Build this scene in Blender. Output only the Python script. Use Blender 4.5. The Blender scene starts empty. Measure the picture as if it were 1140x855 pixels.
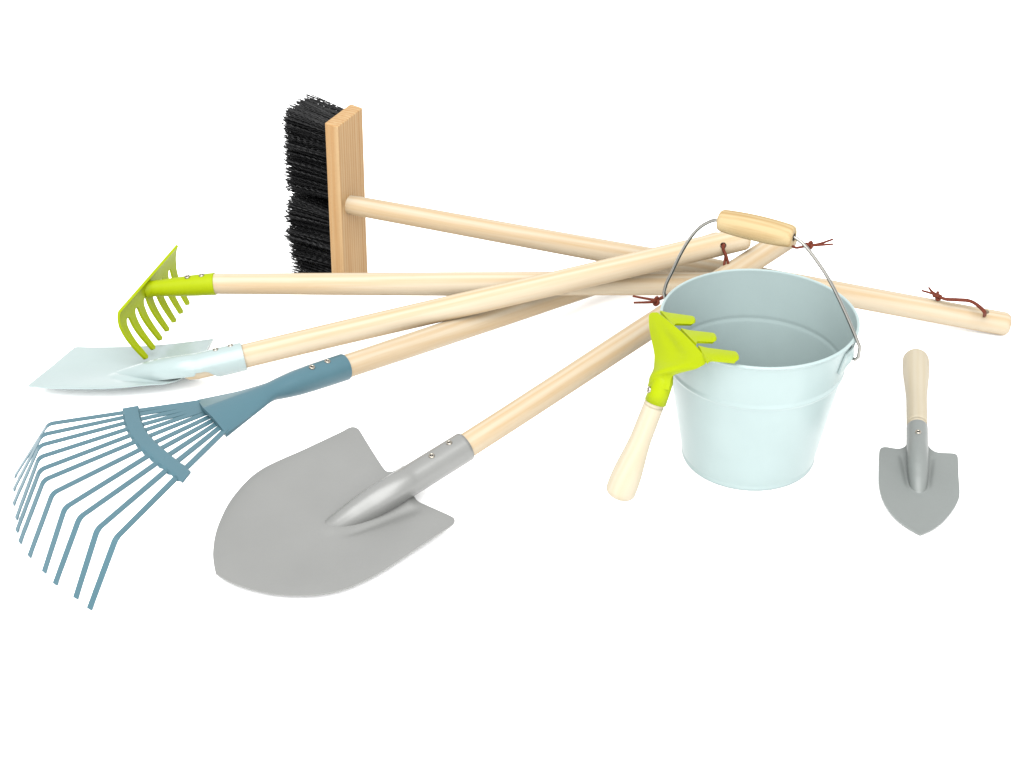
import bpy, bmesh, math, random
import numpy as np
from mathutils import Vector, Matrix
from mathutils.geometry import delaunay_2d_cdt
random.seed(7)
scene = bpy.context.scene
V = Vector

# ------------------------------------------------------------------ camera
F_PX, W_PX, H_PX = 2000.0, 1140.0, 855.0
PITCH = math.radians(32.3)
CAM = V((0, -1.15, 0.77))
cam_data = bpy.data.cameras.new('camera')
cam_data.sensor_width = 36.0
cam_data.lens = 36.0 * F_PX / W_PX
cam_data.clip_start = 0.01
cam_data.clip_end = 200
cam = bpy.data.objects.new('camera', cam_data)
cam.location = CAM
cam.rotation_euler = (math.pi / 2 - PITCH, 0, 0)
scene.collection.objects.link(cam)
scene.camera = cam
FW = V((0, math.cos(PITCH), -math.sin(PITCH)))
UP = V((0, math.sin(PITCH), math.cos(PITCH)))
RT = V((1, 0, 0))

# ------------------------------------------------------------------ light
world = bpy.data.worlds.new('World')
scene.world = world
world.use_nodes = True
bg = world.node_tree.nodes['Background']
bg.inputs[0].default_value = (1.0, 1.0, 1.0, 1)
bg.inputs[1].default_value = 1.1


def area(name, loc, target, size, power, col=(1, 1, 1)):
    d = bpy.data.lights.new(name, 'AREA')
    d.shape = 'RECTANGLE'
    d.size, d.size_y = size
    d.energy = power
    d.color = col
    o = bpy.data.objects.new(name, d)
    o.location = loc
    o.rotation_euler = (V(target) - V(loc)).to_track_quat('-Z', 'Y').to_euler()
    scene.collection.objects.link(o)
    return o


area('softbox_overhead', (-0.3, -1.1, 2.3), (0.0, 0.05, 0), (3.0, 2.2), 100)
area('softbox_front', (0.3, -2.7, 1.5), (0.05, 0.05, 0.05), (2.6, 1.2), 40)

scene.view_settings.view_transform = 'Standard'
scene.view_settings.look = 'None'
scene.view_settings.exposure = 0.6
scene.view_settings.gamma = 1.0
scene.cycles.use_denoising = True
scene.cycles.max_bounces = 10
scene.cycles.diffuse_bounces = 6


# ------------------------------------------------------------------ placing
def ray(px, py):
    return RT * ((px - W_PX / 2) / F_PX) - UP * ((py - H_PX / 2) / F_PX) + FW


def at(px, py, z):
    d = ray(px, py)
    return CAM + d * ((z - CAM.z) / d.z)


def onplane(px, py, p0, n):
    d = ray(px, py)
    return CAM + d * ((p0 - CAM).dot(n) / d.dot(n))


# ------------------------------------------------------------------ materials
def lin(c, k=1.0):
    out = []
    for v in c:
        v /= 255.0
        out.append((v / 12.92 if v <= .04045 else ((v + .055) / 1.055) ** 2.4) * k)
    return out


K = 0.40      # the set is photographed high-key: real surfaces are darker than they print


def new_mat(name):
    m = bpy.data.materials.new(name)
    m.use_nodes = True
    nt = m.node_tree
    return m, nt, nt.nodes['Principled BSDF']


def paint(name, rgb, rough=.35, spec=.3, metal=0.0, k=K, orange=.02):
    """powder-coated sheet: faint mottling in tone, orange-peel bump, uneven gloss"""
    m, nt, b = new_mat(name)
    N, L = nt.nodes, nt.links
    tc = N.new('ShaderNodeTexCoord')
    n1 = N.new('ShaderNodeTexNoise'); n1.inputs['Scale'].default_value = 22; n1.inputs['Detail'].default_value = 4
    L.new(tc.outputs['Object'], n1.inputs['Vector'])
    r = N.new('ShaderNodeValToRGB')
    c = lin(rgb, k * 1.14)
    r.color_ramp.elements[0].color = (c[0] * .97, c[1] * .97, c[2] * .97, 1)
    r.color_ramp.elements[1].color = (c[0] * 1.03, c[1] * 1.03, c[2] * 1.03, 1)
    r.color_ramp.elements[0].position = .3; r.color_ramp.elements[1].position = .7
    L.new(n1.outputs['Fac'], r.inputs['Fac'])
    L.new(r.outputs['Color'], b.inputs['Base Color'])
    n2 = N.new('ShaderNodeTexNoise'); n2.inputs['Scale'].default_value = 900; n2.inputs['Detail'].default_value = 2
    L.new(tc.outputs['Object'], n2.inputs['Vector'])
    bp = N.new('ShaderNodeBump'); bp.inputs['Strength'].default_value = orange * 4; bp.inputs['Distance'].default_value = .0004
    L.new(n2.outputs['Fac'], bp.inputs['Height']); L.new(bp.outputs['Normal'], b.inputs['Normal'])
    mr = N.new('ShaderNodeMapRange')
    mr.inputs['To Min'].default_value = rough * .85; mr.inputs['To Max'].default_value = rough * 1.2
    L.new(n1.outputs['Fac'], mr.inputs['Value']); L.new(mr.outputs['Result'], b.inputs['Roughness'])
    b.inputs['Specular IOR Level'].default_value = spec
    b.inputs['Metallic'].default_value = metal
    return m


def wood(name, light, dark, axis='Z', ring=70.0, stretch=.035, rough=.58, spec=.08, k=K, contrast=1.0):
    """grain runs along the local axis; fine fibres, broad streaks and a few small knots"""
    m, nt, b = new_mat(name)
    N, L = nt.nodes, nt.links
    tc = N.new('ShaderNodeTexCoord')
    oi = N.new('ShaderNodeObjectInfo')
    off = N.new('ShaderNodeVectorMath'); off.operation = 'SCALE'; off.inputs[0].default_value = (3.1, 1.7, 2.3)
    L.new(oi.outputs['Random'], off.inputs['Scale'])
    add = N.new('ShaderNodeVectorMath'); add.operation = 'ADD'
    L.new(tc.outputs['Object'], add.inputs[0]); L.new(off.outputs[0], add.inputs[1])
    mp = N.new('ShaderNodeMapping'); mp.vector_type = 'POINT'
    s = [1, 1, 1]; s['XYZ'.index(axis)] = stretch
    mp.inputs['Scale'].default_value = s
    L.new(add.outputs[0], mp.inputs['Vector'])
    broad = N.new('ShaderNodeTexNoise'); broad.inputs['Scale'].default_value = ring
    broad.inputs['Detail'].default_value = 3; broad.inputs['Distortion'].default_value = 1.2
    fine = N.new('ShaderNodeTexNoise'); fine.inputs['Scale'].default_value = ring * 9
    fine.inputs['Detail'].default_value = 3
    wave = N.new('ShaderNodeTexWave'); wave.inputs['Scale'].default_value = ring * .9
    wave.bands_direction = 'X' if axis != 'X' else 'Y'
    wave.inputs['Distortion'].default_value = 5; wave.inputs['Detail'].default_value = 3
    wave.inputs['Detail Scale'].default_value = .6
    for n in (broad, fine, wave):
        L.new(mp.outputs['Vector'], n.inputs['Vector'])
    a1 = N.new('ShaderNodeMath'); a1.operation = 'MULTIPLY_ADD'
    L.new(broad.outputs['Fac'], a1.inputs[0]); a1.inputs[1].default_value = .6
    a2 = N.new('ShaderNodeMath'); a2.operation = 'MULTIPLY'
    L.new(wave.outputs['Fac'], a2.inputs[0]); a2.inputs[1].default_value = .28
    L.new(a2.outputs[0], a1.inputs[2])
    a3 = N.new('ShaderNodeMath'); a3.operation = 'MULTIPLY_ADD'
    L.new(fine.outputs['Fac'], a3.inputs[0]); a3.inputs[1].default_value = .34; L.new(a1.outputs[0], a3.inputs[2])
    r = N.new('ShaderNodeValToRGB')
    cl, cd = lin(light, k * 1.14), lin(dark, k * 1.14)
    r.color_ramp.elements[0].position = .42; r.color_ramp.elements[0].color = (*cl, 1)
    r.color_ramp.elements[1].position = min(1, .42 + .48 / contrast); r.color_ramp.elements[1].color = (*cd, 1)
    L.new(a3.outputs[0], r.inputs['Fac'])
    # small knots / specks
    vo = N.new('ShaderNodeTexVoronoi'); vo.inputs['Scale'].default_value = 34
    mp2 = N.new('ShaderNodeMapping'); s2 = [1, 1, 1]; s2['XYZ'.index(axis)] = .45
    mp2.inputs['Scale'].default_value = s2
    L.new(add.outputs[0], mp2.inputs['Vector']); L.new(mp2.outputs['Vector'], vo.inputs['Vector'])
    lt = N.new('ShaderNodeMapRange'); lt.inputs['From Min'].default_value = .10; lt.inputs['From Max'].default_value = .02
    lt.inputs['To Min'].default_value = 0; lt.inputs['To Max'].default_value = .55
    L.new(vo.outputs['Distance'], lt.inputs['Value'])
    mx = N.new('ShaderNodeMix'); mx.data_type = 'RGBA'
    L.new(lt.outputs['Result'], mx.inputs['Factor'])
    L.new(r.outputs['Color'], mx.inputs['A'])
    kc = [c * .62 for c in cd]
    mx.inputs['B'].default_value = (*kc, 1)
    hs = N.new('ShaderNodeHueSaturation')
    tone = N.new('ShaderNodeMapRange'); tone.inputs['To Min'].default_value = .93; tone.inputs['To Max'].default_value = 1.04
    L.new(oi.outputs['Random'], tone.inputs['Value']); L.new(tone.outputs['Result'], hs.inputs['Value'])
    L.new(mx.outputs['Result'], hs.inputs['Color'])
    L.new(hs.outputs['Color'], b.inputs['Base Color'])
    bp = N.new('ShaderNodeBump'); bp.inputs['Strength'].default_value = .12; bp.inputs['Distance'].default_value = .0004
    L.new(fine.outputs['Fac'], bp.inputs['Height']); L.new(bp.outputs['Normal'], b.inputs['Normal'])
    b.inputs['Roughness'].default_value = rough
    b.inputs['Specular IOR Level'].default_value = spec
    return m


def simple(name, rgb, rough=.5, spec=.3, metal=0.0, k=K, var=.12, scale=300):
    m, nt, b = new_mat(name)
    N, L = nt.nodes, nt.links
    tc = N.new('ShaderNodeTexCoord')
    n1 = N.new('ShaderNodeTexNoise'); n1.inputs['Scale'].default_value = scale; n1.inputs['Detail'].default_value = 3
    L.new(tc.outputs['Object'], n1.inputs['Vector'])
    r = N.new('ShaderNodeValToRGB')
    c = lin(rgb, k)
    r.color_ramp.elements[0].color = (*[v * (1 - var) for v in c], 1)
    r.color_ramp.elements[1].color = (*[v * (1 + var) for v in c], 1)
    L.new(n1.outputs['Fac'], r.inputs['Fac']); L.new(r.outputs['Color'], b.inputs['Base Color'])
    b.inputs['Roughness'].default_value = rough
    b.inputs['Specular IOR Level'].default_value = spec
    b.inputs['Metallic'].default_value = metal
    return m


M = dict(
    floor=simple('white_paper', (250, 250, 250), .9, .0, k=1.0, var=.004, scale=40),
    beech=wood('pale_beech', (249, 232, 203), (236, 206, 162), k=.288, contrast=1.1),
    lime=wood('pale_lime_wood', (248, 236, 210), (241, 226, 194), contrast=.9, k=.262),
    grip=wood('grip_wood', (230, 205, 156), (206, 172, 118), ring=110, contrast=1.1, k=.28),
    board=wood('oiled_board', (227, 191, 142), (208, 160, 105), axis='X', ring=90, contrast=1.2, k=.31),
    lime_paint=paint('lime_green_paint', (202, 222, 0), .42, .08, k=.263),
    mint=paint('mint_paint', (209, 230, 229), .3, .2, k=.28),
    mint_spade=paint('mint_spade_paint', (199, 218, 217), .24, .4, k=.295),
    blue=paint('dusty_blue_paint', (97, 140, 154), .32, .22, k=.268),
    grey=paint('silver_grey_paint', (172, 173, 170), .34, .45, .2, k=.28),
    grey_dark=paint('grey_paint', (160, 166, 163), .42, .35, .05, k=.27),
    steel=simple('bright_steel', (170, 168, 162), .28, .5, 1.0, k=.5, scale=60),
    rivet=simple('rivet_steel', (160, 154, 144), .25, .5, 1.0, k=.75, scale=60),
    dark=simple('recess_shade', (40, 36, 30), .8, .1, k=.4),  # near-black colour stands in for the shade inside small holes
    cord=simple('brown_leather_cord', (120, 56, 38), .7, .12, k=.42, var=.3, scale=900),
    bristle=simple('black_bristle', (20, 20, 22), .4, .2, k=.3, var=.5, scale=2000),
)


# ------------------------------------------------------------------ mesh helpers
def link(o):
    scene.collection.objects.link(o)
    return o


def thing(name, label, cat, loc, group=None):
    o = link(bpy.data.objects.new(name, None))
    o.empty_display_size = .02
    o.location = loc
    o['label'] = label
    o['category'] = cat
    if group:
        o['group'] = group
    return o


def origin(o):
    """world position of a part's origin (parts are never rotated unless they carry a basis)"""
    p = V((0, 0, 0))
    while o is not None:
        p = p + o.location
        o = o.parent
    return p


def mesh(name, vs, fs, mat, parent, smooth=True, basis=None, solid=None, bevel=None, sub=0, autosmooth=None):
    """vs are world coordinates (or local ones when a basis is given)"""
    base = origin(parent) if parent else V((0, 0, 0))
    me = bpy.data.meshes.new(name)
    if basis is None:
        c = sum((V(v) for v in vs), V((0, 0, 0))) / len(vs)
        me.from_pydata([tuple(V(v) - c) for v in vs], [], fs)
    else:
        me.from_pydata([tuple(v) for v in vs], [], fs)
    bm = bmesh.new(); bm.from_mesh(me)
    bmesh.ops.remove_doubles(bm, verts=bm.verts, dist=1e-7)
    bmesh.ops.recalc_face_normals(bm, faces=bm.faces)
    bm.to_mesh(me); bm.free()
    for p in me.polygons:
        p.use_smooth = smooth
    me.materials.append(mat)
    o = link(bpy.data.objects.new(name, me))
    o.parent = parent
    if basis is None:
        o.location = c - base
    else:
        o.matrix_basis = Matrix.Translation(-base) @ basis
    if solid:
        md = o.modifiers.new('thickness', 'SOLIDIFY'); md.thickness = solid; md.offset = 0; md.use_even_offset = False
        md = o.modifiers.new('crisp_edges', 'EDGE_SPLIT'); md.split_angle = math.radians(48)
    if bevel:
        md = o.modifiers.new('bevel', 'BEVEL'); md.width = bevel; md.segments = 3; md.limit_method = 'ANGLE'
        md.angle_limit = math.radians(40)
    if sub:
        md = o.modifiers.new('sub', 'SUBSURF'); md.levels = sub; md.render_levels = sub
    if autosmooth:
        me.set_sharp_from_angle(angle=math.radians(autosmooth))
    return o


def frame(d, ref=V((0, 0, 1))):
    d = d.normalized()
    if abs(d.dot(ref)) > .98:
        ref = V((1, 0, 0))
    x = ref.cross(d).normalized()
    return x, d.cross(x)


def sweep_geo(pts, radii, n=12, cap=True, vs=None, fs=None, flat=1.0):
    vs = [] if vs is None else vs
    fs = [] if fs is None else fs
    if not isinstance(radii, (list, tuple)):
        radii = [radii] * len(pts)
    x = None
    b0 = len(vs)
    for i, p in enumerate(pts):
        d = (pts[min(i + 1, len(pts) - 1)] - pts[max(i - 1, 0)]).normalized()
        if x is None:
            x, y = frame(d)
        else:
            x = (x - d * x.dot(d)).normalized(); y = d.cross(x)
        for k in range(n):
            a = 2 * math.pi * k / n
            vs.append(p + x * math.cos(a) * radii[i] + y * math.sin(a) * radii[i] * flat)
    for i in range(len(pts) - 1):
        for k in range(n):
            fs.append((b0 + i * n + k, b0 + i * n + (k + 1) % n, b0 + (i + 1) * n + (k + 1) % n, b0 + (i + 1) * n + k))
    if cap:
        fs.append(tuple(b0 + k for k in range(n))[::-1])
        fs.append(tuple(b0 + (len(pts) - 1) * n + k for k in range(n)))
    return vs, fs


def sweep(name, pts, radii, mat, parent, n=12, cap=True, **kw):
    vs, fs = sweep_geo(pts, radii, n, cap)
    return mesh(name, vs, fs, mat, parent, **kw)


def spline(pts, m=8):
    """Catmull-Rom through the points"""
    out = []
    for i in range(len(pts) - 1):
        p0 = pts[max(i - 1, 0)]; p1 = pts[i]; p2 = pts[i + 1]; p3 = pts[min(i + 2, len(pts) - 1)]
        for j in range(m):
            t = j / m
            out.append(.5 * ((2 * p1) + (p2 - p0) * t + (2 * p0 - 5 * p1 + 4 * p2 - p3) * t * t + (3 * p1 - p0 - 3 * p2 + p3) * t ** 3))
    out.append(pts[-1])
    return out


def resample(pts, n, power=1.0):
    L = [0]
    for a, b in zip(pts, pts[1:]):
        L.append(L[-1] + (b - a).length)
    out = []
    j = 0
    for i in range(n):
        s = L[-1] * (i / (n - 1)) ** power
        while j < len(pts) - 2 and L[j + 1] < s:
            j += 1
        t = (s - L[j]) / max(L[j + 1] - L[j], 1e-9)
        out.append(pts[j].lerp(pts[j + 1], min(max(t, 0), 1)))
    return out


def turned(name, a, b, prof, mat, parent, n=40, wob=.00025):
    """turned wooden piece: local Z runs a -> b; prof = [(distance, radius)]"""
    d = (b - a)
    x, y = frame(d)
    z = d.normalized()
    basis = Matrix(((x.x, y.x, z.x, a.x), (x.y, y.y, z.y, a.y), (x.z, y.z, z.z, a.z), (0, 0, 0, 1)))
    vs, fs = [], []
    for (h, r) in prof:
        wx = wob * math.sin(h * 21 + a.x * 50); wy = wob * math.cos(h * 17 + a.y * 60)
        for k in range(n):
            t = 2 * math.pi * k / n
            vs.append((wx + r * math.cos(t), wy + r * math.sin(t), h))
    for i in range(len(prof) - 1):
        for k in range(n):
            fs.append((i * n + k, i * n + (k + 1) % n, (i + 1) * n + (k + 1) % n, (i + 1) * n + k))
    fs.append(tuple(range(n))[::-1])
    fs.append(tuple((len(prof) - 1) * n + k for k in range(n)))
    return mesh(name, vs, fs, mat, parent, basis=basis)


def handle_prof(L, r, r0=None, seg=40, end=.006):
    """straight pole with a domed far end"""
    r0 = r0 or r
    p = [(L * i / seg * (1 - end / L), r0 + (r - r0) * min(1, i / seg * 2.2)) for i in range(seg + 1)]
    for i in range(1, 9):
        a = math.pi / 2 * i / 8
        p.append((L - end + end * math.sin(a) * .98, r - .0045 * (1 - math.cos(a))))
    p.append((L, r - .0075))
    return p


def drill(o, p, d, r=.0027):
    """cut the hanging hole through a handle"""
    bm = bmesh.new()
    bmesh.ops.create_cone(bm, cap_ends=True, segments=20, radius1=r, radius2=r, depth=.06)
    q = d.to_track_quat('Z', 'Y').to_matrix().to_4x4()
    bmesh.ops.transform(bm, matrix=Matrix.Translation(p) @ q, verts=bm.verts)
    me = bpy.data.meshes.new('drill'); bm.to_mesh(me); bm.free()
    c = link(bpy.data.objects.new('drill', me))
    md = o.modifiers.new('hole', 'BOOLEAN'); md.operation = 'DIFFERENCE'; md.solver = 'EXACT'; md.object = c
    bpy.context.view_layer.update()
    ev = o.evaluated_get(bpy.context.evaluated_depsgraph_get())
    new = bpy.data.meshes.new_from_object(ev)
    new.name = o.data.name
    o.modifiers.remove(md)
    o.data = new
    bpy.data.objects.remove(c, do_unlink=True)
    new.set_sharp_from_angle(angle=math.radians(50))


def rivet(p, nrm, parent, r=.0021):
    """hollow rivet: rolled ring, the shade in its hole coloured dark"""
    nrm = nrm.normalized()
    x, y = frame(nrm)
    n = 18
    prof = [(r * 1.12, -.0006), (r * 1.12, .0003), (r * 1.0, .0008), (r * .8, .00095), (r * .6, .0008), (r * .5, .0004)]
    vs, fs = [], []
    for (rr, h) in prof:
        for k in range(n):
            a = 2 * math.pi * k / n
            vs.append(p + x * rr * math.cos(a) + y * rr * math.sin(a) + nrm * h)
    for i in range(len(prof) - 1):
        for k in range(n):
            fs.append((i * n + k, i * n + (k + 1) % n, (i + 1) * n + (k + 1) % n, (i + 1) * n + k))
    o = mesh('rivet', vs, fs, M['rivet'], parent)
    vs = [p + x * r * .55 * math.cos(2 * math.pi * k / n) + y * r * .55 * math.sin(2 * math.pi * k / n) + nrm * .0003 for k in range(n)]
    mesh('bore_shade', vs + [p - nrm * .0004], [(k, (k + 1) % n, n) for k in range(n)], M['dark'], o)
    return o


def axis_rivet(a, b, px, py, r, parent):
    """rivet on the surface of a tube along a-b, where the pixel's ray meets it"""
    d = (b - a).normalized()
    o = CAM; w = ray(px, py).normalized()
    m = o - a
    m1 = m - d * m.dot(d); w1 = w - d * w.dot(d)
    A, B, C = w1.dot(w1), 2 * m1.dot(w1), m1.dot(m1) - r * r
    D = B * B - 4 * A * C
    t = (-B - math.sqrt(D)) / (2 * A) if D > 0 else -B / (2 * A)
    p = o + w * t
    q = a + d * (p - a).dot(d)
    nn = (p - q).normalized()
    return rivet(q + nn * r, nn, parent)


def cord(parent, runs, knot, tails, r=.00115, ks=.0032):
    """leather thong: runs and tails are lists of points, tied in a knot"""
    vs, fs = [], []
    for path in runs:
        sweep_geo(spline(path, 8), r, 8, True, vs, fs)
    o = mesh('hanging_cord', vs, fs, M['cord'], parent)
    kp = []
    rot = Matrix.Rotation(random.uniform(0, 3), 3, 'Z') @ Matrix.Rotation(.7, 3, 'X')
    for i in range(61):
        t = 2 * math.pi * i / 60
        q = V((math.sin(t) + 1.6 * math.sin(2 * t), math.cos(t) - 1.6 * math.cos(2 * t), -1.4 * math.sin(3 * t))) * ks * .33
        kp.append(knot + rot @ q)
    vs, fs = sweep_geo(kp, r * 1.15, 8)
    for path in tails:
        rr = [r * (1.0 - .25 * i / 16) for i in range(17)]
        sweep_geo(resample(spline(path, 8), 17), rr, 8, True, vs, fs)
    mesh('knot', vs, fs, M['cord'], o)
    return o


def smooth01(x):
    x = min(max(x, 0), 1)
    return x * x * (3 - 2 * x)


def blade(name, left, right, p0, nrm, mat, parent, hfun, step=.0017, thick=.0011):
    """sheet-metal blade: the outline (tip -> neck on both sides) lies on the plane (p0, nrm);
    hfun(point, distance to the edge) presses the sheet into its dish and ridge"""
    nrm = nrm.normalized()
    Lp = [onplane(x, y, p0, nrm) for x, y in left]
    Rp = [onplane(x, y, p0, nrm) for x, y in right]
    Lp, Rp = spline(Lp, 5), spline(Rp, 5)
    loop = Lp + Rp[::-1][:-1] if (Lp[0] - Rp[0]).length < 1e-5 else Lp + Rp[::-1]
    per = sum((a - b).length for a, b in zip(loop, loop[1:] + loop[:1]))
    loop = resample(loop + loop[:1], int(per / (step * .8)))[:-1]
    ex, ey = frame(nrm)
    P = [((p - p0).dot(ex), (p - p0).dot(ey)) for p in loop]
    n = len(P)

    def inside(x, y):
        c = False
        for k in range(n):
            (x1, y1), (x2, y2) = P[k], P[k - 1]
            if (y1 > y) != (y2 > y) and x < (x2 - x1) * (y - y1) / (y2 - y1) + x1:
                c = not c
        return c

    def dist(x, y):
        return math.sqrt(min((x - a) ** 2 + (y - b) ** 2 for a, b in P))
    xs = [p[0] for p in P]; ys = [p[1] for p in P]
    pts = [V(p) for p in P]
    row = 0
    y = min(ys)
    while y < max(ys):
        x = min(xs) + (step / 2 if row % 2 else 0)
        while x < max(xs):
            if inside(x, y) and dist(x, y) > step * .6:
                pts.append(V((x, y)))
            x += step
        y += step * .866; row += 1
    co, _, fcs, *_r = delaunay_2d_cdt(pts, [(k, (k + 1) % n) for k in range(n)], [], 1, 1e-6)
    d0 = [min(dist(c.x, c.y), .045) for c in co]
    d = np.array(d0)
    ed = {tuple(sorted((f[k], f[k - 1]))) for f in fcs for k in range(3)}
    ea = np.array([e[0] for e in ed]); eb = np.array([e[1] for e in ed])
    deg = np.bincount(ea, minlength=len(co)) + np.bincount(eb, minlength=len(co))
    rim = np.arange(len(co)) < n
    for _ in range(260):                     # relax the dish so no crease shows along its middle
        acc = np.bincount(ea, d[eb], len(co)) + np.bincount(eb, d[ea], len(co))
        d = np.where(rim, 0, acc / np.maximum(deg, 1) + .00002)
    vs = []
    for k, c in enumerate(co):
        p = p0 + ex * c.x + ey * c.y
        vs.append(p + nrm * hfun(p, float(d[k]), d0[k]))
    return mesh(name, vs, [tuple(f) for f in fcs], mat, parent, solid=thick)


def ridged(tip, nk, nrm, h_end, w_tip, w_end, dish, dish_w=.035, rise=1.0, pre=.10, flat=1.0, neck_clear=.82):
    """height function: a dished sheet with a pressed ridge running from tip to neck"""
    ax = nk - tip; LEN = ax.length; ax.normalize(); sd_ = nrm.cross(ax)

    def f(p, dist, edge):
        q = p - tip
        a = q.dot(ax) / LEN; v = abs(q.dot(sd_))
        d = -dish * smooth01(dist / dish_w) * (1 - smooth01((a - neck_clear) / .3))
        w = (w_tip + (w_end - w_tip) * min(max(a, 0), 1.1)) * 1.4
        if a < 0:
            v = math.hypot(v, -a * LEN)
        x = v / w
        b = 0
        if x < 1:
            prof = (.5 + .5 * math.cos(math.pi * x)) ** flat
            b = (h_end + dish * 0) * (pre + (1 - pre) * smooth01(min(max(a, 0), 1.05) ** rise)) * prof
        b *= smooth01(edge / .007)
        groove = -.0008 * math.exp(-((x - 1.05) / .22) ** 2) * smooth01((a + .05) * 4) * (1 - smooth01((a - .8) * 6))
        return d + b + groove
    return f


def ridge_path(nk_px, tip_px, nk_pt, p0, nrm, dish, r_end, r_tip, neck_clear=.75, sink=.15, swell=0.0):
    """centres and radii of the rounded socket as it runs out into the blade"""
    h_n = (nk_pt - p0).dot(nrm)
    pts, rad = [], []
    for a in (1, .92, .82, .7, .58, .46, .34, .22, .12, .05, 0):
        r = r_tip + (r_end - r_tip) * min(1, a / .55) ** .75
        r *= 1 + swell * math.sin(math.pi * a) ** 2
        base = -dish * (1 - smooth01((a - neck_clear) / .3))
        h = (base - (sink + .75 * max(0, 1 - a / .3) ** 1.3) * r) * (1 - smooth01(a) ** .9) + h_n * smooth01(a) ** .9
        x = tip_px[0] + (nk_px[0] - tip_px[0]) * a; y = tip_px[1] + (nk_px[1] - tip_px[1]) * a
        pts.append(onplane(x, y, p0 + nrm * h, nrm)); rad.append(r)
    # rounded nose
    d = (pts[-1] - pts[-2]).normalized()
    for k in (.5, .85, 1.0):
        pts.append(pts[10] + d * r_tip * k - nrm * r_tip * .25 * k); rad.append(r_tip * math.sqrt(max(.01, 1 - k * k * .99)))
    return pts, rad


def socket_on_blade(s0, nkp, nk_px, tip_px, p0, nrm, dish, r, r_tip, mat, parent, neck_clear=.75, n=48, sink=.15, swell=0.0):
    pts, rad = ridge_path(nk_px, tip_px, nkp, p0, nrm, dish, r, r_tip, neck_clear, sink, swell)
    full = [s0, s0.lerp(nkp, .35), s0.lerp(nkp, .7)] + pts
    rr = [r, r, r] + rad
    fine = spline(full, 5)
    fr = [rr[min(i // 5, len(rr) - 1)] + (rr[min(i // 5 + 1, len(rr) - 1)] - rr[min(i // 5, len(rr) - 1)]) * (i % 5) / 5 for i in range(len(fine))]
    return sweep('socket', fine, fr, mat, parent, n=n)


# ================================================================== the surface
FL = 12.0
fl = mesh('floor', [(-FL, -FL, 0), (FL, -FL, 0), (FL, FL, 0), (-FL, FL, 0)], [(0, 1, 2, 3)], M['floor'], None, smooth=False)
fl['kind'] = 'structure'
fl['label'] = 'plain white seamless studio surface'

R_POLE = .0098

# ================================================================== bucket
BX, BY, BH, RT_R, RB_R = .1783, -.0298, .1200, .0716, .0490
bucket = thing('bucket', 'pale mint metal bucket with wire bail and wooden carrying grip', 'bucket', (BX, BY, 0))


def wall_r(z):
    return RB_R + (RT_R - .0012 - RB_R) * z / BH


def ringed(prof, n=128):
    vs, fs = [], []
    for (r, z) in prof:
        for k in range(n):
            a = 2 * math.pi * k / n
            vs.append(V((BX + r * math.cos(a), BY + r * math.sin(a), z)))
    for i in range(len(prof) - 1):
        for k in range(n):
            fs.append((i * n + k, i * n + (k + 1) % n, (i + 1) * n + (k + 1) % n, (i + 1) * n + k))
    return vs, fs


ZR = .0815     # pressed bead round the wall


def bead(z, amp=.0013):
    return amp * math.exp(-((z - ZR) / .0013) ** 2)


prof = [(.0005, .0052), (.030, .0050), (RB_R - .004, .0048), (RB_R - .0030, .0030), (RB_R - .0026, .0008), (RB_R - .0010, .0000),
        (RB_R + .0006, .0006), (RB_R + .0011, .0020), (RB_R + .0008, .0034), (wall_r(.0045) - .0001, .0046)]
zs = [.006 + (BH - .0095) * i / 90 for i in range(91)]
prof += [(wall_r(z) + bead(z), z) for z in zs]
# rolled rim
cr, cz = RT_R - .0011, BH - .0012
prof += [(cr + .0012 * math.cos(a), cz + .0012 * math.sin(a)) for a in [math.radians(-60 + 20 * i) for i in range(13)]]
prof += [(wall_r(z) - .0008 + bead(z, .0005), z) for z in reversed(zs)]
prof += [(RB_R - .003, .0058), (.030, .0056), (.0005, .0056)]
vs, fs = ringed(prof)
body = mesh('body', vs, fs, M['mint'], bucket)

# ears and bail
E_AZ = math.radians(-27)
ear_dir = V((math.cos(E_AZ), math.sin(E_AZ), 0))
ear_z = .1045
ears = []
for sgn in (1, -1):
    d = ear_dir * sgn
    t = V((-d.y, d.x, 0))
    vs, fs = [], []
    nu, nv = 14, 8
    for i in range(nu + 1):
        for j in range(nv + 1):
            u = (i / nu - .5); v = (j / nv - .5)
            w = .027 * (1 - .25 * (v + .5) ** 2)
            a = E_AZ + (0 if sgn > 0 else math.pi) + u * w / wall_r(ear_z)
            z = ear_z + v * .016
            up = .0010 + .0026 * max(0, 1 - (u / .22) ** 2) * smooth01(1 - abs(v) * 1.6)
            r = wall_r(z) + bead(z) + up
            vs.append(V((BX + r * math.cos(a), BY + r * math.sin(a), z)))
    for i in range(nu):
        for j in range(nv):
            a = i * (nv + 1) + j
            fs.append((a, a + 1, a + nv + 2, a + nv + 1))
    e = mesh('ear', vs, fs, M['mint'], body, solid=.0014)
    ears.append(V((BX, BY, ear_z)) + d * (wall_r(ear_z) + .0045))
bail_n = V((-ear_dir.y, ear_dir.x, 0))
bail_p = V((BX, BY, ear_z))


def bp(px, py):
    return onplane(px, py, bail_p, bail_n)


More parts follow.
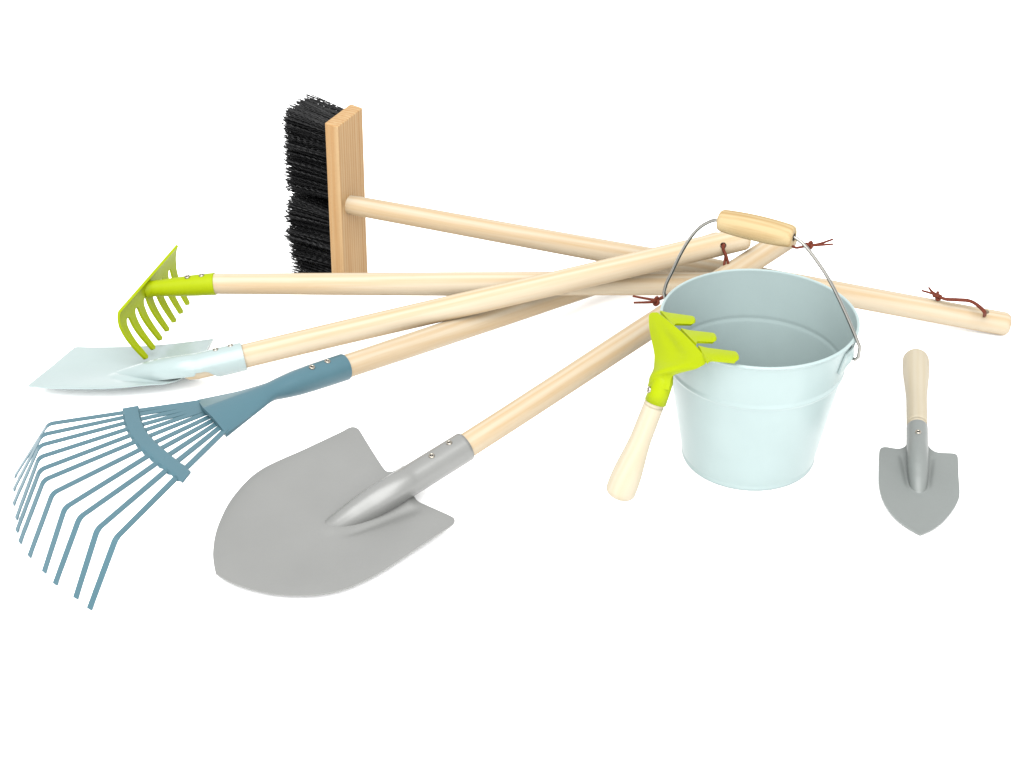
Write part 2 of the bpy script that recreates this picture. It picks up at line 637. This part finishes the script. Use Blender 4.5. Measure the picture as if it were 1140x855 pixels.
wire_r = [ears[0] - ear_dir * .003, bp(952, 400.5), bp(955.6, 397.5), bp(957.4, 386.5), bp(943.3, 353), bp(929.8, 324), bp(919.8, 306), bp(910, 291.4), bp(900, 278), bp(892.5, 270), bp(885, 264.6), bp(872, 260.5)]
wire_l = [bp(812, 247.5), bp(797, 245), bp(786, 248.7), bp(776.5, 255.5), bp(767, 267), bp(757, 284), bp(748, 303), bp(742.3, 314.6), bp(739.3, 325), ears[1] + V((0, 0, .004)), ears[1] - V((0, 0, .003)), ears[1] + ear_dir * .003]
wp = [wire_r[0]] + wire_r[1:4]
wr = wire_r[:3] + spline(wire_r[3:], 6)
wl = spline(wire_l[:9], 6) + wire_l[9:]
wire = sweep('wire_bail', wl[::-1] + [bp(842, 253.8)] + wr[::-1], .00125, M['steel'], bucket, n=14)
ga, gb = bp(800.5, 245.0), bp(884, 264.3)
GL = (gb - ga).length
gp = [(0, .0030), (.0001, .0058), (.0008, .0070), (.0025, .0079)]
gp += [(.0025 + (GL - .005) * i / 24, .0079 + .0013 * math.sin(math.pi * i / 24) ** .8) for i in range(1, 24)]
gp += [(GL - .0025, .0079), (GL - .0008, .0070), (GL - .0001, .0058), (GL, .0030), (GL - .004, .0024)]
turned('wooden_grip', ga, gb, gp, M['grip'], wire)
mesh('bore_shade', [gb + frame(gb - ga)[0] * .0027 * math.cos(2 * math.pi * k / 20) + frame(gb - ga)[1] * .0027 * math.sin(2 * math.pi * k / 20) + (gb - ga).normalized() * .0001 for k in range(20)],
     [tuple(range(20))], M['dark'], wire)  # flat disc over the grip end, the hole's shade is its dark colour

# ================================================================== broom
bro_a, bro_b = at(396, 229, .0808), at(1124.5, 361.2, R_POLE)
broom = thing('broom', 'wooden broom with black bristles, its board upright on end behind the other tools', 'broom', at(384, 318, 0))
ZT = .1592
tops = [at(361.4, 136.8, ZT), at(376.0, 141.2, ZT), at(403.6, 119.8, ZT), at(390.3, 115.2, ZT)]   # near-left, near-right, far-right, far-left
lean = V((-.0022, -.001, -ZT))
bots = [p + lean for p in tops]
ctr = sum(tops + bots, V((0, 0, 0))) / 8
ux = (bots[0] - tops[0]).normalized()                       # local X runs down the board (the grain)
uy = ((tops[3] - tops[0]) - ux * (tops[3] - tops[0]).dot(ux)).normalized()
uz = ux.cross(uy)
bb = Matrix(((ux.x, uy.x, uz.x, ctr.x), (ux.y, uy.y, uz.y, ctr.y), (ux.z, uy.z, uz.z, ctr.z), (0, 0, 0, 1)))
bi = bb.inverted()
lv = [bi @ p for p in tops + bots]
mesh('board', lv, [(0, 1, 2, 3), (4, 7, 6, 5), (0, 4, 5, 1), (1, 5, 6, 2), (2, 6, 7, 3), (3, 7, 4, 0)], M['board'], broom, smooth=False, basis=bb, bevel=.0009)
L_ = (bro_b - bro_a).length
hp = [(-.012, .0078), (0, .0082), (.002, .0084), (.006, .0084)] + [(h + .0, r) for h, r in handle_prof(L_, R_POLE, .0084)[2:]]
bh = turned('handle', bro_a, bro_b, hp, M['beech'], broom)
bd = (bro_b - bro_a).normalized()
hole = bro_b - bd * .0225
drill(bh, hole, V((.05, -.25, 1)))
hz = R_POLE + .0098 + .0125
cord(broom, [[hole + V((0, 0, .002)), at(1095.5, 348, hz - .0015), at(1089, 341, hz), at(1080, 335.6, hz), at(1066, 334.3, hz), at(1053, 333.4, hz), at(1044, 330, hz)],
             [hole + V((.001, .001, .002)), at(1096.5, 347, hz - .0015), at(1089, 339.6, hz), at(1079, 334.4, hz), at(1066, 333.2, hz), at(1053, 332.6, hz), at(1044, 330, hz)]],
     at(1043.5, 329.5, hz), [[at(1043, 329, hz), at(1037, 326.5, hz), at(1026, 323.4, hz)], [at(1043, 328, hz), at(1038, 325, hz), at(1034, 320.2, hz)]], ks=.0036)

# bristles: crimped strands in tufts, in two blocks with a gap between
bn = ((tops[0] + tops[3] + bots[0] + bots[3]) / 4 - (tops[1] + tops[2] + bots[1] + bots[2]) / 4).normalized()   # away from handle
face_o = tops[0]
e_d = bots[0] - tops[0]
e_w = tops[3] - tops[0]
for blk in range(2):
    vs, fs = [], []
    n_row, n_tuft = 5, 9
    for row in range(n_row):
        for k in range(n_tuft):
            fu = (.030 + .425 * (k + .5) / n_tuft) if blk == 0 else (.530 + .43 * (k + .5) / n_tuft)
            fw = .13 + .74 * (row / (n_row - 1))
            root = face_o + e_d * fu + e_w * fw
            sl = V((0, 0, 1)) * random.gauss(0, .025) + e_w.normalized() * random.gauss(0, .025)
            for s in range(54):
                a = random.uniform(0, 2 * math.pi); rr = .0040 * math.sqrt(random.random())
                ex = e_d.normalized(); ey = e_w.normalized()
                p = root + ex * rr * math.cos(a) + ey * rr * math.sin(a) - bn * .001
                edge = (k / (n_tuft - 1) - .5) * 2
                top_splay = 0 if (blk == 0 and k == 0) else 0
                d = (bn + sl + ex * (rr / .0040 * math.cos(a) * .05 + .03 * edge * (1 if blk == 0 else .6) + top_splay) + ey * rr / .0040 * math.sin(a) * .06
                     + V((random.gauss(0, .018), random.gauss(0, .018), random.gauss(0, .018)))).normalized()
                ln = .0500 + random.gauss(0, .0013) - .004 * (fu > .8) * (fu - .8) / .2
                ph = random.uniform(0, 6.28); ca = random.uniform(0, 6.28)
                cx, cy = frame(d)
                cd = cx * math.cos(ca) + cy * math.sin(ca)
                m = 15
                path = []
                for q in range(m + 1):
                    f = q / m
                    path.append(p + d * ln * f + cd * .0006 * math.sin(ph + q * math.pi * .93) * min(1, f * 4) + V((0, 0, -.0012)) * f * f)
                sweep_geo(path, .00042, 3, True, vs, fs)
    o = mesh('bristles', vs, fs, M['bristle'], broom, smooth=False)

# ================================================================== lime rake
rk_a, rk_b = at(238, 316, .058), at(812, 316, .0415)
grake = thing('garden_rake', 'lime green garden rake with seven curved tines above the pale spade blade', 'rake', at(150, 385, 0))
L_ = (rk_b - rk_a).length
gh = turned('handle', rk_a, rk_b, [(-.012, .0060)] + handle_prof(L_, .0098, .0084), M['beech'], grake)
rd = (rk_b - rk_a).normalized()
rhole = rk_b - rd * .02
drill(gh, rhole, V((0, -.6, 1)))
HA, HB = at(133.2, 346.5, .060), at(197.6, 273, .066)
TA, TB = at(161.0, 402.5, .0125), at(212.0, 336.5, .0105)
bow = (rd * -1)
back = V((0, 1, 0))


def head_pt(s, t):
    top = HA.lerp(HB, s); tip = TA.lerp(TB, s)
    p = top.lerp(tip, t)
    return p + (V((-1, 0, 0)) * .0055 + V((0, 0, -.003))) * math.sin(math.pi * min(1, t ** .72))


NT = 7
T0 = .22
per = 1.0 / (NT - 1 + .62)
head_vs, head_fs = [], []
nu, nt_ = 84, 10
for i in range(nu + 1):
    for j in range(nt_ + 1):
        head_vs.append(head_pt(i / nu, T0 * j / nt_))
for i in range(nu):
    for j in range(nt_):
        a = i * (nt_ + 1) + j
        head_fs.append((a, a + 1, a + nt_ + 2, a + nt_ + 1))
rhead = mesh('rake_head', head_vs, head_fs, M['lime_paint'], grake, solid=.0022)
for k in range(NT):
    cs = per * .31 + k * per
    vs, fs = [], []
    rows, wn = 34, 6
    for i in range(rows + 1):
        t = T0 + (1 - T0) * i / rows
        x = (t - T0) / .13
        full = 1 - (.46) * (math.sqrt(max(0, 1 - (1 - min(x, 1)) ** 2)))
        w = per * full * (1 - .38 * max(0, (t - .35)) / .65)
        e = (1 - t) / .035
        if e < 1:
            w *= math.sqrt(max(.02, 1 - (1 - e) ** 2))
        lo, hi = cs - w / 2, cs + w / 2
        if k == 0: lo = max(lo, 0 + .012 * (t - T0))
        if k == NT - 1: hi = min(hi, 1)
        lo = max(lo, 0); hi = min(hi, 1)
        for j in range(wn + 1):
            vs.append(head_pt(lo + (hi - lo) * j / wn, t))
    for i in range(rows):
        for j in range(wn):
            a = i * (wn + 1) + j
            fs.append((a, a + 1, a + wn + 2, a + wn + 1))
    mesh('tine', vs, fs, M['lime_paint'], rhead, solid=.0022)
# socket
so_a = rk_a + rd * .0012
hp_ = head_pt(.50, .17)
neck = rk_a.lerp(hp_, .80)
path = [so_a, rk_a.lerp(hp_, .25), rk_a.lerp(hp_, .55), neck, rk_a.lerp(hp_, .93), hp_ - (rk_a - hp_).normalized() * .0005]
rad = [.0092, .0088, .0078, .0068, .0066, .0078]
pp = spline(path, 6)
rr = []
for i in range(len(pp)):
    f = i / 6; j = min(int(f), 4); rr.append(rad[j] + (rad[j + 1] - rad[j]) * (f - j))
gs = sweep('socket', pp, rr, M['lime_paint'], grake, n=36)
for px, py in ((208.5, 308), (224.3, 306.5)):
    axis_rivet(neck, rk_a, px, py, .0088, gs)
cz = .0535
cord(grake, [[rhole + V((0, -.004, .006)), at(768, 322, cz), at(752, 326, cz), at(738, 330.5, cz), at(731, 334.5, cz)],
             [rhole + V((0, -.005, .005)), at(768, 325, cz), at(752, 329, cz), at(738, 331.5, cz), at(731, 335, cz)]],
     at(729.8, 335, cz), [[at(729, 334, cz), at(720, 332.5, cz), at(704.5, 329.6, cz)], [at(729, 336, cz), at(720, 336.6, cz), at(705.5, 337, cz)]], ks=.0036)

# ================================================================== mint spade
sp_a, sp_b = at(270.5, 396.8, .026), at(833.5, 264.3, .081)
spade = thing('spade', 'pale mint straight-ended spade whose wooden handle lies across the top of the pile', 'spade', at(130, 420, 0))
L_ = (sp_b - sp_a).length
sd = (sp_b - sp_a).normalized()
sh_ = turned('handle', sp_a - sd * .048, sp_b, [(0, .0060), (.003, .0082), (.010, .0092)] + [(h + .048, r) for h, r in [(-.030, .0094)] + handle_prof(L_, R_POLE, .0096)], M['beech'], spade)
axp = at(803.5, 271.5, .0785)
shole = sp_a + sd * (axp - sp_a).dot(sd)
drill(sh_, shole, V((.05, -1, .35)))
P1, P2, P3 = at(83, 388, .0025), at(30, 430.5, .0125), at(217, 402, .0085)
sn = (P1 - P3).cross(P2 - P3).normalized()
if sn.z < 0: sn = -sn
far = [(57, 409), (70, 398), (81.5, 388.6), (86, 386.7), (100, 387), (130, 386.8), (160, 385.8), (190, 383.3), (215, 380.5), (234, 378), (237.6, 377.6), (236, 380), (229, 391), (226, 396)]
near = [(57, 409), (43, 420), (33, 428.3), (31.5, 430), (36, 430.7), (60, 432.2), (100, 432.7), (130, 431.7), (160, 429), (185, 426), (194, 424.6), (199, 423), (210, 417), (217, 411)]
s_nk = sp_a - sd * .034
ridge_tip = onplane(130, 421.0, P3 - sn * .0036, sn); ridge_tip = ridge_tip - sn * (ridge_tip - P3).dot(sn)
ridge_nk = s_nk - sn * (s_nk - P3).dot(sn)
blade('blade', near, far, P3, sn, M['mint_spade'], spade,
      ridged(ridge_tip, ridge_nk, sn, .0050, .0060, .0125, .0040, .05, rise=.8, pre=.2, flat=1.0, neck_clear=.7))
# socket: closed collar, then an open-backed gutter running onto the blade
s0 = sp_a + sd * .0008
rp, rr_ = ridge_path((222.5, 408.5), (122, 422.5), s_nk, P3, sn, .0036, .0108, .0034, .7, .34)
full = [s0, sp_a - sd * .010, sp_a - sd * .021] + rp
rfull = [.0110] * 3 + rr_
ctrs = spline(full, 5)
rads = [rfull[min(q // 5, len(rfull) - 1)] + (rfull[min(q // 5 + 1, len(rfull) - 1)] - rfull[min(q // 5, len(rfull) - 1)]) * (q % 5) / 5 for q in range(len(ctrs))]
NS = len(ctrs)
vs, fs = [], []
n = 40
for i, p in enumerate(ctrs):
    d = (ctrs[min(i + 1, NS - 1)] - ctrs[max(i - 1, 0)]).normalized()
    x = d.cross(sn).normalized(); y = x.cross(d)
    if y.dot(sn) < 0: y = -y
    r = rads[i]
    openf = smooth01((i - 8) / 6)               # the collar closes only round its upper end; further on its back is open
    hw = math.pi * (1 - .42 * openf)
    hn_ = math.pi * (1 - (.50 if i < 19 else .42) * openf)      # near side cut back so the pole shows
    for k in range(n + 1):
        a = -hn_ + (hw + hn_) * k / n
        vs.append(p + x * math.sin(a) * r * 1.0 + y * math.cos(a) * r)
for i in range(NS - 1):
    for k in range(n):
        a = i * (n + 1) + k
        fs.append((a, a + 1, a + n + 2, a + n + 1))
ss = mesh('socket', vs, fs, M['mint_spade'], spade, solid=.0010)
for px, py in ((240, 389.5), (256.5, 385)):
    axis_rivet(sp_a, sp_b, px, py, .0112, ss)
cfront = shole + V((.001, -.0095, .004))
cord(spade, [[shole, cfront, at(805.6, 278, .078), at(809, 286, .073), at(811.2, 297, .066), at(811, 308, .060)],
             [shole, cfront + V((-.001, 0, -.001)), at(805.5, 279, .0775), at(807.6, 285, .0725), at(806.2, 297, .066), at(809, 308, .060)]],
     at(810, 310, .058), [[at(810, 310, .058), at(808, 322, .050)], [at(811, 310, .058), at(813, 321, .050)]])

# ================================================================== blue leaf rake
lf_a, lf_b = at(382, 409, .038), at(803, 268.5, R_POLE)
leaf = thing('leaf_rake', 'dusty blue fan-shaped leaf rake with eleven thin bent tines', 'leaf rake', at(150, 560, 0))
L_ = (lf_b - lf_a).length
ld = (lf_b - lf_a).normalized()
turned('handle', lf_a - ld * .03, lf_b, [(0, .0070)] + [(h + .03, r) for h, r in handle_prof(L_, R_POLE, .0092)], M['beech'], leaf)
bends = [(53.5, 472), (47, 484), (44, 496), (43.2, 509.3), (44.4, 523), (48.6, 534.5), (58.6, 549), (72.2, 565.3), (88.6, 576), (108.5, 589), (129, 599)]
tips = [(16.3, 530.5), (15, 545.5), (15, 561.5), (18, 577.5), (18.5, 591.5), (22, 604), (32.6, 619.6), (49, 637), (61.3, 650.3), (84.2, 665.8), (99.6, 678)]
barL = [(137.5, 460), (138, 465), (139.4, 471.2), (141.8, 477.5), (145.3, 484), (150, 491.4), (157, 499.2), (165.6, 507), (175.4, 515.4), (186, 523.6), (196.5, 531.5)]
barR = [(155, 456.2), (155.8, 460.4), (157, 465.8), (159.7, 472), (163, 478.6), (168.4, 485), (174.7, 492), (181, 497.8), (189.5, 504.6), (198, 511.8), (208.4, 519.6)]
roots = [(219.5, 447.7), (220.6, 450), (222, 452.4), (223.6, 454.8), (225.4, 457.2), (228, 460.6), (231.8, 464.6), (235.6, 468.6), (239.4, 472.6), (243.4, 476.8), (247.8, 481.5)]
ZB, ZC, ZR_ = .046, .0475, .045
for i in range(11):
    rt = at(*roots[i], ZR_)
    inw = at(roots[i][0] + (268 - roots[i][0]) * .30, roots[i][1] + (455 - roots[i][1]) * .30, ZR_)
    cb = at((barL[i][0] + barR[i][0]) / 2, (barL[i][1] + barR[i][1]) / 2, ZC)
    be = at(*bends[i], ZB); ti = at(*tips[i], .0008)
    # rounded knee
    k1 = be + (cb - be).normalized() * .0042; k2 = be + (ti - be).normalized() * .0042
    knee = [k1.lerp(be, f).lerp(be.lerp(k2, f), f) for f in [j / 8 for j in range(9)]]
    path = [inw, rt, rt.lerp(cb, .5), cb, cb.lerp(k1, .5)] + knee + [k2.lerp(ti, .5), ti]
    vs, fs = [], []
    fan_n = V((0, 0, 1))
    side0 = (V((0, 0, 1)).cross(be - cb)).normalized()
    for j, p in enumerate(path):
        d = (path[min(j + 1, len(path) - 1)] - path[max(j - 1, 0)]).normalized()
        sx = (side0 - d * side0.dot(d)).normalized(); ny = d.cross(sx)
        hw = .0022; ht = .0004
        if j == len(path) - 1: hw = .0021
        for (a, b) in ((-1, -1), (1, -1), (1, 1), (-1, 1)):
            vs.append(p + sx * hw * a + ny * ht * b)
    m = len(path)
    for j in range(m - 1):
        for q in range(4):
            fs.append((j * 4 + q, j * 4 + (q + 1) % 4, (j + 1) * 4 + (q + 1) % 4, (j + 1) * 4 + q))
    fs += [(0, 3, 2, 1), tuple((m - 1) * 4 + q for q in range(4))]
    mesh('tine', vs, fs, M['blue'], leaf, smooth=True, autosmooth=30)
# crossbar clamp: folded strip over the tines with lugs
top_px = [(137, 455.5)] + [(x, y) for x, y in barL] + [(203.8, 537.8)]
bot_px = [(154, 452)] + [(x, y) for x, y in barR] + [(212.4, 526)]
A = resample(spline([at(x - .5, y - .5, ZC + .0014) for x, y in top_px], 5), 66)
B = resample(spline([at(x, y, ZC + .0014) for x, y in bot_px], 5), 66)
vs, fs = [], []
cols = 10
for i in range(66):
    for j in range(cols + 1):
        t = j / cols
        bulge = -.0030 * max(0, (abs(t - .5) - .38) / .12) ** 2
        u = abs(i / 65 - .5) * 2
        endfold = 0
        vs.append(A[i].lerp(B[i], t) + V((0, 0, bulge * (.75 + .25 * math.cos(2 * math.pi * i / 6)) * (1 - smooth01((u - .9) * 10)) + endfold)))
for i in range(65):
    for j in range(cols):
        a = i * (cols + 1) + j
        fs.append((a, a + 1, a + cols + 2, a + cols + 1))
mesh('crossbar', vs, fs, M['blue'], leaf, solid=.0010)
# socket: round collar flattening into a flared clamp with one folded-up wing
def loop_at(cen, rx, ry, d, n=48):
    x = d.cross(V((0, 0, 1))).normalized(); y = x.cross(d).normalized()
    if y.z < 0: y = -y
    return [cen + x * rx * math.cos(2 * math.pi * k / n) + y * ry * math.sin(2 * math.pi * k / n) for k in range(n)]


NL = 48
dl = -ld
rings = [(lf_a + ld * .001, .0106, .0106), (lf_a + dl * .014, .0105, .0105), (lf_a + dl * .030, .0103, .0102), (lf_a + dl * .044, .0100, .0096), (lf_a + dl * .056, .0092, .0082), (lf_a + dl * .066, .0086, .0066)]
loops = [loop_at(c, a, b, dl) for c, a, b in rings]
xdir = dl.cross(V((0, 0, 1))).normalized()
# flared edge: near corner -> fold -> far corner, seen from above
cor_near, cor_fold, cor_far = at(251.5, 483.2, .0445), at(226.0, 454.0, .0520), at(219.8, 444.8, .0430)
def edge_loop(near_, fold_, far_, th):
    mid1 = [near_.lerp(fold_, i / 16) + V((0, 0, .0016 * math.sin(math.pi * i / 16))) for i in range(17)]
    mid2 = [fold_.lerp(far_, i / 8) for i in range(1, 9)]
    topl = resample(mid1 + mid2, NL // 2)
    und = [p - V((0, 0, th)) for p in topl]
    return topl, und
def morph(base, near_, fold_, far_, th, f):
    topl, und = edge_loop(near_, fold_, far_, th)
    # which side of the round loop is "near": align by x direction
    out = []
    lo = base
    for k in range(NL):
        if k < NL // 2:
            tgt = topl[k]
        else:
            tgt = und[NL - 1 - k]
        out.append(lo[k].lerp(tgt, f))
    return out
nearest0 = (loops[-1][0] - cor_near).length < (loops[-1][NL // 2] - cor_near).length
base = loops[-1] if nearest0 else [loops[-1][(NL // 2 - k) % NL] for k in range(NL)]
loops = [lp if nearest0 else [lp[(NL // 2 - k) % NL] for k in range(NL)] for lp in loops]
STEPS = 14
for s in range(1, STEPS + 1):
    f = s / STEPS
    c = rings[-1][0]
    g = f ** .9
    loops.append(morph(base, cor_near, cor_fold, cor_far, .0030, g))
vs = [p for lp in loops for p in lp]
fs = []
for i in range(len(loops) - 1):
    for k in range(NL):
        fs.append((i * NL + k, i * NL + (k + 1) % NL, (i + 1) * NL + (k + 1) % NL, (i + 1) * NL + k))
fs.append(tuple((len(loops) - 1) * NL + k for k in range(NL)))
lsock = mesh('socket', vs, fs, M['blue'], leaf, autosmooth=50)
for px, py in ((347.3, 408.8), (364.6, 402.3)):
    axis_rivet(lf_a + dl * .04, lf_a, px, py, .0106, lsock)

# ================================================================== grey shovel
sv_a, sv_b = at(516, 498, .030), at(880, 262.5, .066)
shovel = thing('shovel', 'large grey pointed shovel lying in front, its wooden handle running back behind the bucket', 'shovel', at(380, 570, 0))
L_ = (sv_b - sv_a).length
vd = (sv_b - sv_a).normalized()
vh = turned('handle', sv_a - vd * .03, sv_b, [(0, .0070)] + [(h + .03, r) for h, r in handle_prof(L_, R_POLE, .0094)], M['beech'], shovel)
vhole = sv_b - vd * .02
drill(vh, vhole, V((0, 0, 1)))
S1, S2, S3 = at(240, 640, .0065), at(405, 478, .0175), at(505, 581, .0105)
vn = (S1 - S3).cross(S2 - S3).normalized()
if vn.z < 0: vn = -vn
vl = [(240.2, 639), (237.6, 625), (237.4, 612), (240, 595), (246, 578), (254, 562), (264.5, 547.5), (278, 533), (293, 522), (312, 512.5), (335, 502.5), (360, 490.8), (380, 481.3), (388, 477), (393, 475.8), (397.5, 477), (401, 480.5), (411, 497), (423, 516), (428.5, 523.5), (432, 525.6), (437, 525.4), (443, 522.5), (450, 518)]
vr = [(240.2, 639), (252, 646.5), (268, 653), (288, 658.6), (310, 662.2), (335, 663.3), (360, 661.5), (382, 656.5), (402, 648.5), (425, 636.5), (455, 617), (480, 600), (501, 586.5), (506, 582), (506, 578), (502, 575), (490, 569.5), (475, 563), (466, 559), (461.5, 554), (460.7, 548.5), (463, 543.5), (468, 539), (476, 534)]
nkp = at(458, 533.8, .0222)
vt = onplane(371, 588, S3 - vn * .0060, vn); vt = vt - vn * (vt - S3).dot(vn)
vk = nkp - vn * (nkp - S3).dot(vn)
blade('blade', vl, vr, S3, vn, M['grey'], shovel,
      ridged(vt, vk, vn, .0042, .0085, .0150, .0065, .06, rise=.8, pre=.3, flat=1.0))
vs_ = socket_on_blade(sv_a + vd * .001, nkp, (458, 533.8), (358.5, 595.5), S3, vn, .0060, .0112, .0062, M['grey'], shovel, sink=.34, swell=.03)
for px, py in ((480.5, 507.5), (500, 493)):
    axis_rivet(nkp, sv_a, px, py, .0112, vs_)
kz = .068
cord(shovel, [[sv_b - vd * .008, at(884, 275, kz), at(890.6, 275.3, kz), at(898, 273.6, kz), at(901, 273, kz)]],
     at(901, 272.8, kz), [[at(901, 273, kz), at(912, 271.5, kz), at(927, 266.4, kz)], [at(902, 273.5, kz), at(913, 272.8, kz), at(927.3, 271.8, kz)]], ks=.0034)

# ================================================================== three-pronged hand rake
hrake = thing('hand_rake', 'small lime green three-pronged hand rake hooked over the bucket rim', 'hand rake', at(690, 552, 0))
FZ = .130
f1, f2, f3 = at(727, 348, FZ), at(786, 400, FZ - .001), at(688, 553, .011)
hn = (f2 - f1).cross(f3 - f1).normalized()
if hn.dot(CAM - f1) < 0: hn = -hn


def hp3(x, y):
    return onplane(x, y, f1, hn)


left = [(727, 348), (724.5, 349.5), (723.3, 353.5), (724, 366), (726.6, 380), (729.2, 393), (729.6, 400), (728.6, 412), (726, 421), (722.6, 430)]
right = [(732, 347.8), (741, 354.5), (750, 362), (760, 370.5), (770, 380.5), (779, 390), (785.4, 397.5), (786.2, 401.5), (783.5, 406), (777, 409.5), (766, 412), (755, 414.8), (750, 416.8), (747.4, 420), (746.5, 425), (744.5, 434)]
rows = 60
LL = resample(spline([hp3(*p) for p in left], 6), rows)
RR = resample(spline([hp3(*p) for p in right], 6), rows)
vs, fs = [], []
cols = 16
for i in range(rows):
    u = i / (rows - 1)
    for j in range(cols + 1):
        t = j / cols
        b = .0078 * math.sin(math.pi * t) ** .75 * smooth01((u - .52) / .35) * (1 - .3 * smooth01((u - .86) / .14)) + .0016 * math.sin(math.pi * t) * (1 - smooth01((u - .5) / .3)) * smooth01(u * 3)
        b -= .0016 * math.exp(-((t - .5) / .16) ** 2) * math.exp(-((u - .45) / .2) ** 2)
        vs.append(LL[i].lerp(RR[i], t) + hn * b)
for i in range(rows - 1):
    for j in range(cols):
        a = i * (cols + 1) + j
        fs.append((a, a + 1, a + cols + 2, a + cols + 1))
hhead = mesh('rake_head', vs, fs, M['lime_paint'], hrake, solid=.0016)
# prongs: bend out of the fold edge, over the rim
for (ua, ub, tip, la, lb) in (((736, 348.3), (770, 353), (772.8, 357.3), (747, 361.2), (769, 361.8)),
                              ((759, 368), (793, 371.8), (796.4, 376.8), (771.5, 380.8), (793, 381.8)),
                              ((778, 387.4), (817, 392.3), (821.2, 398), (786, 400.5), (817, 403.6))):
    zs_ = [FZ - .0005, FZ - .0012, FZ - .003]
    up, lo = [], []
    K_ = 26
    for i in range(K_ + 1):
        f = i / K_
        z = FZ + .0004 - .0045 * f
        ux = ua[0] + (ub[0] - ua[0]) * f; uy_ = ua[1] + (ub[1] - ua[1]) * f
        lx = la[0] + (lb[0] - la[0]) * f; ly = la[1] + (lb[1] - la[1]) * f
        wf = 1.0
        # root flare
        ext = 0
        c = V((ux + lx, uy_ + ly)) / 2; h = V((ux - lx, uy_ - ly)) / 2
        fl_ = .55 * max(0, 1 - f / .3) ** 2
        up.append((c + h * (1 + fl_ * .4), z)); lo.append((c - h * (1 + fl_), z))
    # rounded end
    c = V((ub[0] + lb[0], ub[1] + lb[1])) / 2; h = V((ub[0] - lb[0], ub[1] - lb[1])) / 2
    ext = V(tip) - c
    for i in range(1, 9):
        a = math.pi / 2 * i / 8
        cc = c + ext * math.sin(a); hh = h * max(math.cos(a), .02)
        up.append((cc + hh, FZ - .0041)); lo.append((cc - hh, FZ - .0041))
    vs, fs = [], []
    W_ = 8
    for (pu, z), (pl, _) in zip(up, lo):
        for j in range(W_ + 1):
            t = j / W_
            q = pu.lerp(pl, t)
            vs.append(at(q.x, q.y, z + .0008 * math.sin(math.pi * t)))
    for i in range(len(up) - 1):
        for j in range(W_):
            a = i * (W_ + 1) + j
            fs.append((a, a + 1, a + W_ + 2, a + W_ + 1))
    mesh('prong', vs, fs, M['lime_paint'], hhead, solid=.0020)
fe_a, fe_b = hp3(738.5, 424), hp3(729.6, 447.5)
fd = (fe_b - fe_a).normalized()
hs = sweep('ferrule', [fe_a - fd * .010, fe_a, fe_a.lerp(fe_b, .5), fe_b], [.0040, .0072, .0076, .0078], M['lime_paint'], hhead, n=36)
axis_rivet(fe_a, fe_b, 722.6, 433.8, .0078, hs)
he = hp3(687.8, 553.5)
L_ = (he - fe_b).length
pr_ = [(-.012, .0062), (0, .0071), (.004, .0072)]
for i in range(1, 31):
    f = i / 30
    pr_.append((f * (L_ - .006), .0072 + .0004 * math.sin(f * 3) + .0036 * smooth01((f - .35) / .6)))
pe = pr_[-1]
for i in range(1, 9):
    a = math.pi / 2 * i / 8
    pr_.append((pe[0] + .006 * math.sin(a), pe[1] * (.35 + .65 * math.cos(a)) if i < 8 else pe[1] * .3))
turned('handle', fe_b, he, pr_, M['lime'], hrake)

# ================================================================== hand trowel
trowel = thing('hand_trowel', 'small grey hand trowel with short pale handle lying right of the bucket', 'trowel', at(1023, 540, 0))
T1, T2, T3 = at(1024.3, 595.7, .0025), at(978.5, 505, .0085), at(1066.5, 511, .0085)
tn = (T1 - T3).cross(T2 - T3).normalized()
if tn.z < 0: tn = -tn
tl = [(1024.3, 595.6), (1009, 586.5), (996, 576.3), (985.7, 563), (980.3, 550), (978.2, 537), (978.4, 519), (978.6, 505), (979.4, 501), (981.8, 498.7), (986.5, 498.1), (993, 499.2), (999, 500), (1004, 499.4), (1008, 497), (1010.3, 493.5), (1011, 488)]
trr = [(1024.3, 595.6), (1037, 590.2), (1050, 581), (1060.5, 568.5), (1066.5, 557.8), (1068.4, 549), (1067.3, 532), (1066.6, 511.5), (1065.6, 507.5), (1062.5, 505.4), (1057, 504.9), (1049, 504.6), (1043, 503.9), (1038, 501.6), (1034, 497.6), (1032, 493), (1031.4, 488)]
ta = at(1021.2, 477.0, .0160)
tb = at(1019, 396.5, .0112)
td = (tb - ta).normalized()
tnk = at(1021.3, 497, .0142)
tt = onplane(1022.4, 545, T3 - tn * .0032, tn); tt = tt - tn * (tt - T3).dot(tn)
tk = tnk - tn * (tnk - T3).dot(tn)
blade('blade', tl, trr, T3, tn, M['grey_dark'], trowel,
      ridged(tt, tk, tn, .0035, .0050, .0080, .0035, .03, rise=.8, pre=.4, flat=1.0), step=.0011)
ts = socket_on_blade(ta + td * .0008, tnk, (1021.3, 497), (1022.5, 557), T3, tn, .0032, .0080, .0046, M['grey_dark'], trowel, n=40, sink=.25)
axis_rivet(tnk, ta, 1022.2, 481, .0080, ts)
L_ = (tb - ta).length
pr_ = [(-.012, .0062), (0, .0074), (.004, .0077)]
for i in range(1, 31):
    f = i / 30
    pr_.append((f * (L_ - .009), .0077 + .0003 * math.sin(f * 3) + .0029 * smooth01((f - .38) / .58)))
pe = pr_[-1]
for i in range(1, 13):
    a = math.pi / 2 * i / 12
    pr_.append((pe[0] + .009 * math.sin(a), max(pe[1] * math.cos(a), .0004)))
turned('handle', ta, tb, pr_, M['lime'], trowel)
